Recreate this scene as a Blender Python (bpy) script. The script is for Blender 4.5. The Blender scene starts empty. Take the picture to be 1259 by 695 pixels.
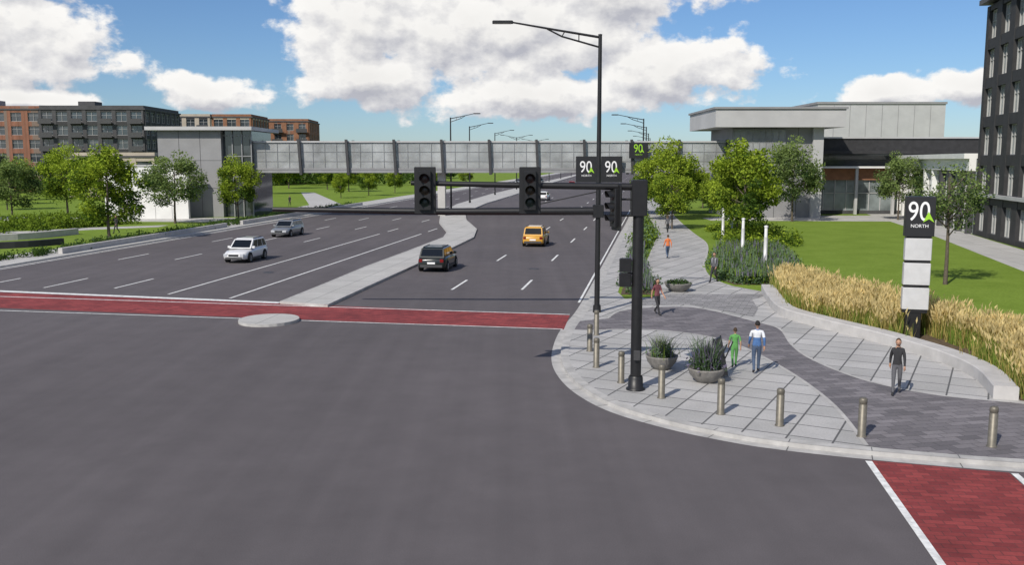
import bpy, math, random
import numpy as np
from mathutils import Vector, Matrix
from mathutils.geometry import tessellate_polygon
random.seed(7)
rs=np.random.RandomState(11)
scene=bpy.context.scene
COL=bpy.context.collection

# ------------------------------------------------------------ materials
def newmat(name):
    m=bpy.data.materials.new(name); m.use_nodes=True
    nt=m.node_tree; b=nt.nodes['Principled BSDF']
    return m,nt,b
def lk(nt,a,b): nt.links.new(a,b)
def objcoord(nt,scale=1.0,rot=0.0):
    tc=nt.nodes.new('ShaderNodeTexCoord'); mp=nt.nodes.new('ShaderNodeMapping')
    mp.inputs['Scale'].default_value=(scale,)*3
    mp.inputs['Rotation'].default_value=(0,0,rot)
    lk(nt,tc.outputs['Object'],mp.inputs['Vector']); return mp.outputs['Vector']
def noise(nt,vec,scale,detail=3,rough=.6):
    n=nt.nodes.new('ShaderNodeTexNoise'); n.inputs['Scale'].default_value=scale
    n.inputs['Detail'].default_value=detail; n.inputs['Roughness'].default_value=rough
    lk(nt,vec,n.inputs['Vector']); return n.outputs['Fac']
def mrange(nt,v,a,b,c,d):
    n=nt.nodes.new('ShaderNodeMapRange')
    for i,x in zip((1,2,3,4),(a,b,c,d)): n.inputs[i].default_value=x
    lk(nt,v,n.inputs[0]); return n.outputs[0]
def mathn(nt,op,a,b=None,c=None):
    n=nt.nodes.new('ShaderNodeMath'); n.operation=op
    for i,x in enumerate((a,b,c)):
        if x is None: continue
        if isinstance(x,(int,float)): n.inputs[i].default_value=x
        else: lk(nt,x,n.inputs[i])
    return n.outputs[0]
def mulcol(nt,col,fac):
    n=nt.nodes.new('ShaderNodeVectorMath'); n.operation='SCALE'
    if isinstance(col,(tuple,list)): n.inputs[0].default_value=col[:3]
    else: lk(nt,col,n.inputs[0])
    lk(nt,fac,n.inputs['Scale']); return n.outputs[0]
def mixcol(nt,f,a,b):
    n=nt.nodes.new('ShaderNodeMix'); n.data_type='RGBA'
    if isinstance(f,(int,float)): n.inputs[0].default_value=f
    else: lk(nt,f,n.inputs[0])
    for i,x in ((6,a),(7,b)):
        if isinstance(x,(tuple,list)): n.inputs[i].default_value=(x[0],x[1],x[2],1)
        else: lk(nt,x,n.inputs[i])
    return n.outputs[2]
def bump(nt,b,h,strength,dist=.02):
    n=nt.nodes.new('ShaderNodeBump'); n.inputs['Strength'].default_value=strength; n.inputs['Distance'].default_value=dist
    lk(nt,h,n.inputs['Height']); lk(nt,n.outputs[0],b.inputs['Normal'])
def simple(name,col,rough=.6,metal=0,var=.15,scale=3,spec=.5,coat=0):
    m,nt,b=newmat(name); v=objcoord(nt)
    n=noise(nt,v,scale,3); f=mrange(nt,n,.3,.7,1-var,1+var)
    lk(nt,mulcol(nt,col,f),b.inputs['Base Color'])
    b.inputs['Roughness'].default_value=rough; b.inputs['Metallic'].default_value=metal
    b.inputs['Specular IOR Level'].default_value=spec; b.inputs['Coat Weight'].default_value=coat
    return m
def paver(name,c1,c2,mortar,bw,rh,ms,rot,offset=.5,rough=.8,stain=.12):
    m,nt,b=newmat(name); v=objcoord(nt,1,rot)
    t=nt.nodes.new('ShaderNodeTexBrick'); t.offset=offset; t.squash=1
    t.inputs['Color1'].default_value=(*c1,1);t.inputs['Color2'].default_value=(*c2,1);t.inputs['Mortar'].default_value=(*mortar,1)
    t.inputs['Scale'].default_value=1;t.inputs['Brick Width'].default_value=bw;t.inputs['Row Height'].default_value=rh
    t.inputs['Mortar Size'].default_value=ms;t.inputs['Mortar Smooth'].default_value=.1
    lk(nt,v,t.inputs['Vector'])
    w=objcoord(nt)
    n1=mrange(nt,noise(nt,w,.5,5,.65),.3,.7,1-stain,1+stain*.8); n2=mrange(nt,noise(nt,w,18,3,.7),.3,.7,.88,1.12)
    lk(nt,mulcol(nt,t.outputs['Color'],mathn(nt,'MULTIPLY',n1,n2)),b.inputs['Base Color'])
    b.inputs['Roughness'].default_value=rough;b.inputs['Specular IOR Level'].default_value=.3
    bump(nt,b,mathn(nt,'SUBTRACT',1.0,t.outputs['Fac']),.4,.01)
    return m
def m_asphalt():
    m,nt,b=newmat('asphalt'); v=objcoord(nt)
    big=mrange(nt,noise(nt,v,.06,4,.6),.3,.7,.88,1.10)
    mid=mrange(nt,noise(nt,v,.8,5,.65),.3,.7,.92,1.07)
    fine=mrange(nt,noise(nt,v,40,2,.8),.25,.75,.76,1.24)
    mp=nt.nodes.new('ShaderNodeMapping');mp.inputs['Rotation'].default_value=(0,0,.14);mp.inputs['Scale'].default_value=(.9,.02,1)
    lk(nt,v,mp.inputs['Vector']);st=mrange(nt,noise(nt,mp.outputs[0],1.0,3,.6),.3,.7,.91,1.07)
    f=mathn(nt,'MULTIPLY',mathn(nt,'MULTIPLY',mathn(nt,'MULTIPLY',big,mid),fine),st)
    lk(nt,mulcol(nt,(.112,.101,.105),f),b.inputs['Base Color'])
    b.inputs['Roughness'].default_value=.85;b.inputs['Specular IOR Level'].default_value=.25
    return m
def m_grass(name,ca,cb,sc=.35):
    m,nt,b=newmat(name); v=objcoord(nt)
    f=mrange(nt,noise(nt,v,sc,5,.7),.3,.7,0,1)
    c=mixcol(nt,f,ca,cb)
    g=mrange(nt,noise(nt,v,12,4,.85),.25,.75,.55,1.45)
    lk(nt,mulcol(nt,c,g),b.inputs['Base Color'])
    b.inputs['Roughness'].default_value=.95;b.inputs['Specular IOR Level'].default_value=.1
    return m
def m_leaf(name,col,tr=.35):
    m=bpy.data.materials.new(name);m.use_nodes=True;nt=m.node_tree;nt.nodes.clear()
    o=nt.nodes.new('ShaderNodeOutputMaterial');d=nt.nodes.new('ShaderNodeBsdfDiffuse');t=nt.nodes.new('ShaderNodeBsdfTranslucent')
    mx=nt.nodes.new('ShaderNodeMixShader');mx.inputs[0].default_value=tr
    v=objcoord(nt);f=mrange(nt,noise(nt,v,1.3,2,.7),.3,.7,.65,1.3)
    c=mulcol(nt,col,f);lk(nt,c,d.inputs[0]);lk(nt,mulcol(nt,(col[0]*1.3,col[1]*1.25,col[2]*.8),f),t.inputs[0])
    lk(nt,d.outputs[0],mx.inputs[1]);lk(nt,t.outputs[0],mx.inputs[2]);lk(nt,mx.outputs[0],o.inputs[0])
    return m
def m_glass(name,tint,alpha,rough=.06):
    m=bpy.data.materials.new(name);m.use_nodes=True;nt=m.node_tree;nt.nodes.clear()
    o=nt.nodes.new('ShaderNodeOutputMaterial')
    p=nt.nodes.new('ShaderNodeBsdfPrincipled');p.inputs['Roughness'].default_value=rough
    v=objcoord(nt);lk(nt,mulcol(nt,tint,mrange(nt,noise(nt,v,.35,3,.6),.3,.7,.7,1.35)),p.inputs['Base Color'])
    t=nt.nodes.new('ShaderNodeBsdfTransparent');t.inputs[0].default_value=(.9,.93,.94,1)
    mx=nt.nodes.new('ShaderNodeMixShader');mx.inputs[0].default_value=alpha
    lk(nt,t.outputs[0],mx.inputs[1]);lk(nt,p.outputs[0],mx.inputs[2]);lk(nt,mx.outputs[0],o.inputs[0])
    return m
M={}
M['asphalt']=m_asphalt()
M['light_paver']=paver('light_paver',(.37,.365,.355),(.46,.45,.44),(.12,.12,.12),1.15,1.15,.028,math.radians(28),0)
M['mid_paver']=paver('mid_paver',(.22,.215,.215),(.33,.32,.32),(.13,.13,.13),.6,.3,.015,math.radians(20))
M['dark_paver']=paver('dark_paver',(.13,.122,.13),(.22,.205,.215),(.09,.085,.09),.6,.3,.012,math.radians(-12))
M['red_paver']=paver('red_paver',(.19,.035,.036),(.30,.058,.055),(.12,.04,.04),.4,.2,.01,math.radians(8),stain=.3)
M['concrete']=paver('concrete',(.44,.43,.41),(.47,.46,.44),(.2,.2,.19),2.4,2.4,.02,math.radians(8),0)
M['kerb']=simple('kerb_concrete',(.42,.41,.395),.85,0,.18,2)
M['seatwall']=simple('seat_wall_concrete',(.47,.455,.44),.8,0,.12,1.5)
M['paint']=simple('road_paint',(.72,.72,.70),.6,0,.25,4)
M['lawn']=m_grass('lawn',(.135,.205,.026),(.185,.265,.042))
M['field']=m_grass('field_grass',(.085,.125,.026),(.13,.18,.038),.05)
M['mulch']=simple('mulch',(.10,.07,.04),.95,0,.4,6)
M['black']=simple('black_metal',(.012,.012,.013),.45,0,.2,5)
M['darkgrey']=simple('dark_grey_metal',(.06,.06,.062),.5,.2,.15,3)
M['steel']=simple('weathered_steel',(.17,.155,.125),.5,.4,.2,8)
M['silver']=simple('silver_panel',(.56,.56,.56),.45,.1,.08,2)
M['panel']=simple('grey_cladding',(.25,.25,.255),.6,0,.08,.6)
M['panel_l']=simple('light_cladding',(.43,.43,.43),.6,0,.07,.5)
M['bridge']=simple('bridge_steel',(.28,.285,.29),.5,.2,.1,1)
M['white']=simple('white_render',(.70,.70,.68),.7,0,.06,.5)
M['brick']=paver('brown_brick',(.20,.09,.055),(.27,.12,.075),(.2,.15,.12),.5,.2,.02,0)
M['brick2']=simple('brick_band',(.23,.11,.06),.85,0,.2,1)
M['charcoal']=simple('charcoal_brick',(.03,.03,.032),.75,0,.25,1.5)
M['dkgrey']=simple('dark_cladding',(.055,.055,.058),.7,0,.2,1)
M['beige']=simple('beige_precast',(.40,.35,.28),.8,0,.12,.6)
M['winglass']=simple('window_glass',(.05,.06,.068),.08,0,.3,.4,spec=1.0)
M['winlight']=simple('curtain_glass',(.20,.23,.23),.15,0,.5,.35,spec=1.0)
M['frame']=simple('window_frame',(.38,.38,.37),.5,0,.1,1)
M['meshglass']=m_glass('bridge_glazing',(.50,.51,.51),.48,.3)
M['bark']=simple('bark',(.10,.08,.06),.9,0,.3,8)
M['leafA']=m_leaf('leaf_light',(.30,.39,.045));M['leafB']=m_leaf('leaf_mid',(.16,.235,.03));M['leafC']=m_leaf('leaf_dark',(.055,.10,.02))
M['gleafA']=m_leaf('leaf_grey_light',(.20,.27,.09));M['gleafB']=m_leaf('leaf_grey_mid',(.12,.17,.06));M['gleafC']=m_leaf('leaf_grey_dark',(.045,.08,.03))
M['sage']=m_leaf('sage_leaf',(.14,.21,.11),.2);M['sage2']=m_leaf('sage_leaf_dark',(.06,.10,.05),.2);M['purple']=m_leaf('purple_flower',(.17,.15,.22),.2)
M['straw']=m_leaf('straw_blade',(.44,.37,.13));M['straw2']=m_leaf('straw_head',(.64,.52,.26));M['gblade']=m_leaf('green_blade',(.18,.26,.05))
M['tyre']=simple('tyre_rubber',(.012,.012,.012),.85);M['rim']=simple('alloy_rim',(.35,.35,.36),.3,.8)
M['carglass']=simple('car_glass',(.010,.012,.014),.05,0,.05,1,spec=.5)
M['redlens']=simple('tail_lens',(.16,.006,.006),.2);M['headlens']=simple('head_lens',(.55,.57,.6),.1,.2)
M['carwhite']=simple('car_paint_white',(.70,.70,.70),.3,0,.02,1,coat=.8)
M['carsilver']=simple('car_paint_silver',(.33,.34,.34),.3,.5,.02,1,coat=.8)
M['carblack']=simple('car_paint_black',(.010,.014,.012),.3,0,.02,1,coat=.5)
M['caryellow']=simple('car_paint_yellow',(.58,.30,.03),.3,0,.02,1,coat=.8)
M['carred']=simple('car_paint_red',(.35,.02,.02),.3,0,.02,1,coat=.8)
M['lensR']=simple('lens_red',(.022,.008,.007),.35);M['lensY']=simple('lens_amber',(.022,.015,.006),.35);M['lensG']=simple('lens_green',(.007,.02,.014),.35)
M['signblack']=simple('sign_black',(.02,.02,.022),.4,0,.1,1)
M['signwhite']=simple('sign_white',(.8,.8,.8),.5,0,.02,1);M['signgreen']=simple('sign_green',(.30,.58,.03),.5,0,.03,1)
M['lampglass']=simple('lamp_lens',(.5,.5,.48),.3)
M['stone']=simple('planter_stone',(.20,.19,.175),.85,0,.25,6)
def cloth(n,c): 
    if n not in M: M[n]=simple(n,c,.85,0,.15,20)
    return n
cloth('skin',(.42,.24,.16));cloth('skin_d',(.16,.085,.05));cloth('hair_brown',(.05,.03,.015));cloth('hair_black',(.012,.01,.01))
cloth('denim',(.06,.09,.15));cloth('black_cloth',(.025,.025,.028));cloth('grey_cloth',(.09,.09,.10));cloth('green_cloth',(.10,.30,.08))
cloth('white_cloth',(.65,.67,.7));cloth('blue_cloth',(.06,.14,.32));cloth('orange_cloth',(.62,.17,.05));cloth('maroon_cloth',(.16,.05,.06));cloth('lips',(.25,.07,.06));cloth('eye',(.03,.02,.02));cloth('khaki',(.22,.19,.13))

# ------------------------------------------------------------ mesh builder
class MB:
    def __init__(s): s.v=[];s.f=[];s.m=[];s.sm=[];s.mats=[];s.M=Matrix.Identity(4);s.n=0
    def mi(s,k):
        if k not in s.mats: s.mats.append(k)
        return s.mats.index(k)
    def add(s,vs,fs,mat,smooth=False):
        b=s.n; T=s.M
        for p in vs: s.v.append(tuple(T@Vector(p)))
        s.n+=len(vs); k=s.mi(mat)
        for f in fs: s.f.append([i+b for i in f]); s.m.append(k); s.sm.append(smooth)
    def quads(s,V,mat,smooth=False):
        b=s.n;n=len(V)//4; s.v.extend(map(tuple,V.tolist()));s.n+=len(V);k=s.mi(mat)
        s.f.extend([[b+4*i,b+4*i+1,b+4*i+2,b+4*i+3] for i in range(n)]);s.m.extend([k]*n);s.sm.extend([smooth]*n)
    def box(s,x0,x1,y0,y1,z0,z1,mat):
        s.add([(x0,y0,z0),(x1,y0,z0),(x1,y1,z0),(x0,y1,z0),(x0,y0,z1),(x1,y0,z1),(x1,y1,z1),(x0,y1,z1)],
          [(0,3,2,1),(4,5,6,7),(0,1,5,4),(1,2,6,5),(2,3,7,6),(3,0,4,7)],mat)
    def bbox(s,x0,x1,y0,y1,z0,z1,mat,b=.02):
        o=[(x0+b,y0),(x1-b,y0),(x1,y0+b),(x1,y1-b),(x1-b,y1),(x0+b,y1),(x0,y1-b),(x0,y0+b)]
        cx,cy=(x0+x1)/2,(y0+y1)/2
        i=[(cx+(x-cx)*(1-2*b/(x1-x0)),cy+(y-cy)*(1-2*b/(y1-y0))) for x,y in o]
        vs=[(x,y,z0) for x,y in o]+[(x,y,z1-b) for x,y in o]+[(x,y,z1) for x,y in i]
        fs=[tuple(range(7,-1,-1)),tuple(range(16,24))]
        for r in (0,8):
            for k in range(8): fs.append((r+k,r+(k+1)%8,r+8+(k+1)%8,r+8+k))
        s.add(vs,fs,mat)
    def tube(s,pts,rad,mat,n=8,smooth=True,caps=True):
        pts=[Vector(p) for p in pts]; vs=[];fs=[]
        if isinstance(rad,(int,float)): rad=[rad]*len(pts)
        ref=None
        for i,p in enumerate(pts):
            d=(pts[min(i+1,len(pts)-1)]-pts[max(i-1,0)]).normalized()
            if ref is None: ref=Vector((1,0,0)) if abs(d.x)<.8 else Vector((0,1,0))
            a=(ref-d*ref.dot(d)).normalized(); ref=a; b=d.cross(a)
            for k in range(n):
                t=2*math.pi*k/n; vs.append(p+(a*math.cos(t)+b*math.sin(t))*rad[i])
        for i in range(len(pts)-1):
            for k in range(n): fs.append((i*n+k,i*n+(k+1)%n,(i+1)*n+(k+1)%n,(i+1)*n+k))
        s.add(vs,fs,mat,smooth)
        if caps:
            s.add(vs[:n],[tuple(range(n-1,-1,-1))],mat); s.add(vs[-n:],[tuple(range(n))],mat)
    def lathe(s,prof,c,mat,n=20,smooth=True,axis='z'):
        vs=[];fs=[]
        for r,z in prof:
            for k in range(n):
                t=2*math.pi*k/n
                if axis=='z': vs.append((c[0]+r*math.cos(t),c[1]+r*math.sin(t),c[2]+z))
                elif axis=='x': vs.append((c[0]+z,c[1]+r*math.cos(t),c[2]+r*math.sin(t)))
                else: vs.append((c[0]+r*math.sin(t),c[1]+z,c[2]+r*math.cos(t)))
        for i in range(len(prof)-1):
            for k in range(n): fs.append((i*n+k,i*n+(k+1)%n,(i+1)*n+(k+1)%n,(i+1)*n+k))
        s.add(vs,fs,mat,smooth)
    def ell(s,c,r,mat,seg=12,rings=8,fn=None):
        vs=[];fs=[]
        for i in range(rings+1):
            ph=math.pi*i/rings
            for k in range(seg):
                t=2*math.pi*k/seg
                p=Vector((math.sin(ph)*math.cos(t),math.sin(ph)*math.sin(t),math.cos(ph)))
                if fn: p=fn(p)
                vs.append((c[0]+p.x*r[0],c[1]+p.y*r[1],c[2]+p.z*r[2]))
        for i in range(rings):
            for k in range(seg): fs.append((i*seg+k,(i+1)*seg+k,(i+1)*seg+(k+1)%seg,i*seg+(k+1)%seg))
        s.add(vs,fs,mat,True)
    def flat(s,poly,z,mat):
        tris=tessellate_polygon([[Vector((x,y,0)) for x,y in poly]])
        vs=[(x,y,z) for x,y in poly]; fs=[]
        for t in tris:
            a,b,c=[Vector(vs[i]) for i in t]
            if (b-a).cross(c-a).z<0: t=(t[0],t[2],t[1])
            fs.append(tuple(t))
        s.add(vs,fs,mat)
    def slab(s,poly,z0,z1,mat,side=None):
        s.flat(poly,z1,mat); n=len(poly)
        vs=[(x,y,z0) for x,y in poly]+[(x,y,z1) for x,y in poly]
        s.add(vs,[(i,(i+1)%n,n+(i+1)%n,n+i) for i in range(n)],side or mat)
    def strip(s,pts,w,z,mat,off=0.0):
        L=offs(pts,off);R=offs(pts,off+w)
        vs=[(x,y,z) for x,y in L]+[(x,y,z) for x,y in R];n=len(pts)
        s.add(vs,[(i,i+1,n+i+1,n+i) for i in range(n-1)],mat)
    def obj(s,name,parent=None):
        me=bpy.data.meshes.new(name); me.from_pydata(s.v,[],s.f)
        for k in s.mats: me.materials.append(M[k])
        me.polygons.foreach_set('material_index',s.m); me.polygons.foreach_set('use_smooth',s.sm)
        me.update(); o=bpy.data.objects.new(name,me); COL.objects.link(o)
        if parent: o.parent=parent
        return o
def offs(pts,d):
    out=[]
    for i,p in enumerate(pts):
        a=Vector(pts[max(i-1,0)]);b=Vector(pts[min(i+1,len(pts)-1)]);t=(b-a).normalized()
        out.append((p[0]-t.y*d,p[1]+t.x*d))
    return out
def smooth(pts,k=6):
    out=[];P=[Vector(p) for p in pts]
    for i in range(len(P)-1):
        p0=P[max(i-1,0)];p1=P[i];p2=P[i+1];p3=P[min(i+2,len(P)-1)]
        for j in range(k):
            t=j/k
            q=.5*((2*p1)+(p2-p0)*t+(2*p0-5*p1+4*p2-p3)*t*t+(3*p1-p0-3*p2+p3)*t**3); out.append((q.x,q.y))
    out.append(tuple(P[-1])); return out
def frame(x,y,z=0,rz=0): return Matrix.Translation((x,y,z))@Matrix.Rotation(rz,4,'Z')

# ------------------------------------------------------------ ground, road
g=MB(); g.flat([(-3000,-400),(3000,-400),(3000,5000),(-3000,5000)],-.02,'field'); g.obj('ground')
kx=lambda Y:10.8+.157*(Y-90)
lx=lambda Y:-36.8+.134*(Y-50)
r=MB(); r.flat([(-160,-60),(160,-60),(160,24),(14,24),(8,45),(kx(90)+2,90),(kx(900)+2,900),(lx(900)-2,900),(lx(57)-1,57),(-160,57)],0,'asphalt'); r.obj('road')

kerb=smooth([(kx(900),900),(kx(300),300),(21.5,158.9),(14.8,114.8),(10.8,89.8),(5.7,57.9),(3.6,45),(2.5,39.5),(2.0,35.9),(1.8,32.9),(1.95,30.4),(2.4,28.2),(3.2,26.3),(4.5,24.7),(5.8,23.6),(6.9,22.95),(8.8,22.2),(11.9,21.3),(16,20.6),(24,20),(150,20)],6)
pv=MB(); poly=kerb+[(150,900)]
pv.slab(poly,0,.12,'light_paver','kerb'); pv.obj('pavement')
k=MB()
k.strip(kerb,.30,.126,'kerb',0.0); k.strip(kerb,-.35,.004,'kerb',0.0)
# kerb stone joints
acc=0
for i in range(len(kerb)-1):
    a=Vector(kerb[i]);b=Vector(kerb[i+1])
    if a.y>130: continue
    l=(b-a).length;t=(b-a).normalized();n_=Vector((-t.y,t.x));s0=2.0-acc
    while s0<l:
        p=a+t*s0
        q=[p-t*.012-n_*.35,p+t*.012-n_*.35,p+t*.012+n_*.0,p-t*.012+n_*.0]
        k.add([(c.x,c.y,.0075) for c in q],[(0,1,2,3)],'darkgrey')
        q=[p-t*.01,p+t*.01,p+t*.01+n_*.3,p-t*.01+n_*.3]
        k.add([(c.x,c.y,.1285) for c in q],[(0,1,2,3)],'darkgrey')
        s0+=2.0
    acc=(acc+l)%2.0
k.obj('kerb')
dk=MB()
inner=offs(kerb,.30)
up=smooth([(4.35,41.5),(5.55,44.0),(8.85,44.8),(11.0,40.6),(11.5,38.8),(11.0,35.5),(10.9,33.1),(11.3,30.6),(12.0,28.9),(13.2,27.6),(14.9,26.8)],5)
dn=smooth([(3.05,38.65),(5.9,38.7),(7.95,37.3),(8.9,35.2),(9.3,32.8),(9.55,29.7),(9.5,26.3),(9.0,22.6)],5)
left_in=[p for p in inner if 38.7<p[1]<41.4 and p[0]<6]
bot=[p for p in inner if p[1]<22.6 and 9.0<p[0]<24]
poly=dn+bot+[(24,24.5),(18,24.6),(16.6,25.6)]+up[::-1]+left_in
dk.flat(poly,.124,'dark_paver')
dk.obj('dark_paving')
bd=MB(); bd.strip(up,.12,.129,'kerb',-.06); bd.strip(dn[2:],.12,.129,'kerb',-.06); bd.obj('paving_edge_band')
g=MB()
kg=[(kx(y)+1.3,y) for y in (50,60,75,90,115,160,300,880)]
g.flat([(5.9,47.6)]+kg+[(148,880),(148,22.5),(40,22.5),(19,23.5),(16.8,25.4),(16.6,29.8),(16.2,33),(15.3,36.8),(14.3,40),(13.6,42.6),(13.9,46),(14.2,49.5),(12.9,52.2),(9,51),(8.0,48.4)],.124,'lawn')
g.obj('lawn')
pl=smooth([(8.0,48.2),(8.7,55),(9.5,63.8),(10.8,71),(12.4,79.5),(14,88),(15.2,99),(16.2,112),(18.5,130),(25,170),(48,300)],5)
pr=smooth([(14.2,49.4),(12.6,52.5),(12.3,57),(13.2,63),(14.4,68),(16.2,76),(17.2,82),(17.9,90),(18.8,99),(20.2,112),(22.5,130),(29,170),(52,300)],5)
g=MB(); g.flat(pl+pr[::-1],.128,'light_paver'); g.strip(pr,.15,.134,'kerb',-.1); g.strip(pl,.15,.134,'kerb',-.05); g.obj('winding_path')
g=MB(); g.flat([(8.4,49.2),(13.9,49.2),(12.5,47.3),(12.0,44.3),(11.2,42),(8.9,45.6),(6.2,45.4),(6.0,46.6)],.132,'mid_paver'); g.obj('paved_terrace')
g=MB()
g.flat([(41,90),(36,70),(31,50),(27,34),(31,34),(35.5,50),(40.4,70),(45,90),(53.4,129),(49,129)],.128,'concrete')
g.flat([(24,111),(46.5,109),(49,121),(30,121),(24,116)],.132,'concrete')
g.obj('footpath')
ll=[(lx(y),y) for y in (57,70,90,120,160,230,340,900)]
g=MB(); g.slab([(-160,57)]+ll+[(-160,900)],0,.12,'concrete','kerb'); g.strip(ll,-.3,.004,'kerb'); g.obj('footway')
g=MB()
g.flat([(-159,62)]+[(lx(y)-4.2,y) for y in (62,70,90,120,160,230,340,890)]+[(-159,890)],.124,'lawn')
g.obj('lawn')
g=MB()
g.flat([(-90,86),(-48,90),(-44,96),(-38.5,100),(-38.5,103),(-46,99),(-50,94),(-90,90)],.128,'concrete')
g.flat([(-70,112),(-36,108),(-34,116),(-70,118)],.128,'concrete')
g.flat([(-30,132),(-27.5,150),(-45,210),(-48,210),(-33,150),(-34,132)],.128,'concrete')
g.obj('footpath')

# median
mL=[(-11.9,46.6),(-11.0,53.7),(-10.0,62.4),(-8.4,73.0),(-6.5,86.5),(-6.6,93.0),(-8.5,107.3),(-9.9,127.2),(-9.2,153.1),(-4.6,200),(6,280),(26,430),(86,880)]
mR=[(-9.24,45.5),(-8.34,52.0),(-7.04,61.0),(-5.43,72.3),(-3.6,86.6),(-3.7,97),(-5.53,112),(-6.56,129.2),(-4.4,156),(-.2,190),(9.0,270),(29,430),(88.5,880)]
g=MB(); g.slab(mL+mR[::-1],0,.14,'concrete','kerb')
g.strip(mL,-.2,.145,'kerb');g.strip(mR,.2,.145,'kerb');g.obj('median_island')
g=MB(); e=[(-11.1+1.35*math.cos(t),41.4+1.45*math.sin(t)) for t in np.linspace(0,2*math.pi,25)[:-1]]
g.slab(e,0,.13,'concrete','kerb'); g.obj('refuge_island')
g=MB()
g.flat([(-60,58.4),(2.75,43.1),(2.25,39.35),(-60,52.6)],.008,'red_paver')
g.flat([(8.8,21.75),(11.7,20.85),(3.6,-30),(0.7,-30)],.008,'red_paver')
g.obj('crosswalk')
g=MB()
def ln(a,b,w=.15): g.strip([a,b],w,.012,'paint',-w/2)
ln((-37,53.3),(-12.0,46.95),.5)
ln((-36.6,50.9),(2.75,43.28),.14); ln((-25.5,44.55),(2.2,39.45),.12); ln((-60,52.6),(-25.5,44.55),.12)
ln((8.72,21.7),(.6,-30),.16); ln((11.8,20.8),(3.7,-30),.16)
def L(x50,sl,y): return (x50+sl*(y-50),y)
ln(L(-18.9,.134,50),L(-18.9,.134,92),.15); ln(L(-14.85,.137,48.5),L(-14.85,.137,92),.15)
def dash(x50,sl,y0,y1,step=15.2,d=4.3):
    y=y0
    while y<y1: ln(L(x50,sl,y),L(x50,sl,y+d),.15); y+=step
dash(-23.2,.134,52.4,420);dash(-27.4,.134,52.6,420);dash(-31.6,.134,52.6,420)
dash(-18.9,.134,95,420);dash(-14.85,.137,95,130)
dash(-3.7,.153,51.8,420);dash(.28,.155,51.8,420)
dash(-7.9,.12,135,190)
ln((lx(58)+.7,58),(lx(600)+.7,600),.15); ln((kx(48)-.75,47),(kx(600)-.6,600),.12)
g.obj('lane_markings')

# ------------------------------------------------------------ seat wall, ornamental grass
wl=smooth([(13.75,50.2),(12.95,46),(12.5,42.2),(13.3,39.2),(14.5,36.0),(15.3,32.6),(15.35,29.9),(14.6,27.2)],6)
def wall(name,pts,w,h,mat,z0=.12):
    a=pts;b=offs(pts,w);c1=offs(pts,.03);c2=offs(pts,w-.03);n=len(pts)
    vs=[(x,y,z0) for x,y in a]+[(x,y,z0+h-.03) for x,y in a]+[(x,y,z0+h) for x,y in c1]+[(x,y,z0+h) for x,y in c2]+[(x,y,z0+h-.03) for x,y in b]+[(x,y,z0) for x,y in b]
    fs=[]
    for r_ in range(5):
        for i in range(n-1): fs.append((r_*n+i,r_*n+i+1,(r_+1)*n+i+1,(r_+1)*n+i))
    fs.append(tuple(r_*n for r_ in range(6)));fs.append(tuple(r_*n+n-1 for r_ in range(5,-1,-1)))
    m=MB();m.add(vs,fs,mat);return m.obj(name)
wall('seat_wall',wl,.7,.42,'seatwall')
wo=offs(wl,.75)
outer=smooth([(16.2,54),(17.6,49.5),(18.4,45),(19.2,41),(19.6,36.5),(19.7,32),(19.8,28.5),(19.6,25)],6)
g=MB();g.flat(wo+outer[::-1],.128,'mulch');g.obj('planting_soil')
PYL=(16.35,36.9)
def blades(m,P,h,w,lean,mats,rs):
    n=len(P);a=rs.uniform(0,2*math.pi,n);H=h*rs.uniform(.6,1.15,n);ln_=lean*rs.uniform(.1,1,n)*H
    b=rs.uniform(0,2*math.pi,n)
    dx=np.cos(a)*w/2;dy=np.sin(a)*w/2;tx=np.cos(b)*ln_;ty=np.sin(b)*ln_
    def P3(x,y,z): return np.stack([x,y,z],1)
    x,y,z=P[:,0],P[:,1],P[:,2]
    A=P3(x-dx,y-dy,z);B=P3(x+dx,y+dy,z);C=P3(x+tx*.45+dx*.8,y+ty*.45+dy*.8,z+H*.6);D=P3(x+tx*.45-dx*.8,y+ty*.45-dy*.8,z+H*.6)
    E=P3(x+tx+dx*.2,y+ty+dy*.2,z+H);F=P3(x+tx-dx*.2,y+ty-dy*.2,z+H)
    V=np.stack([A,B,C,D,D,C,E,F],1).reshape(n,8,3)
    idx=rs.randint(0,len(mats),n)
    for i,mt in enumerate(mats): m.quads(V[idx==i].reshape(-1,3),mt)
    return P3(x+tx,y+ty,z+H),b
def pts_between(A,B,n,rs,z=.13,clump=0,nc=300):
    A=np.array(A);B=np.array(B)
    t=rs.uniform(0,1,n if not clump else nc);s=rs.uniform(0.03,1,len(t))
    fa=t*(len(A)-1);ia=np.minimum(fa.astype(int),len(A)-2);fr=(fa-ia)[:,None]
    pa=A[ia]*(1-fr)+A[ia+1]*fr
    fb=t*(len(B)-1);ib=np.minimum(fb.astype(int),len(B)-2);fr=(fb-ib)[:,None]
    pb=B[ib]*(1-fr)+B[ib+1]*fr
    P=pa*(1-s[:,None])+pb*s[:,None]
    if clump:
        P=P[rs.randint(0,nc,n)]+rs.normal(0,clump,(n,2))
    return np.column_stack([P,np.full(len(P),z)])
def clearpyl(P):
    k_=~((np.abs(P[:,0]-PYL[0]+.05*(P[:,1]-PYL[1]))<.85)&(P[:,1]<PYL[1]+.5)&(P[:,1]>PYL[1]-5))
    return P[k_]
og=MB()
P=clearpyl(pts_between(wo,outer,27000,rs,.13,.17,640))
blades(og,P,.85,.03,.45,['gblade','gblade','straw'],rs)
P=clearpyl(pts_between(wo,outer,13000,rs,.13,.18,640))
tips,b=blades(og,P,1.05,.02,.35,['straw'],rs)
n=len(tips);a=rs.uniform(0,2*math.pi,n);w=.035;hd=rs.uniform(.18,.32,n)
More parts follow.
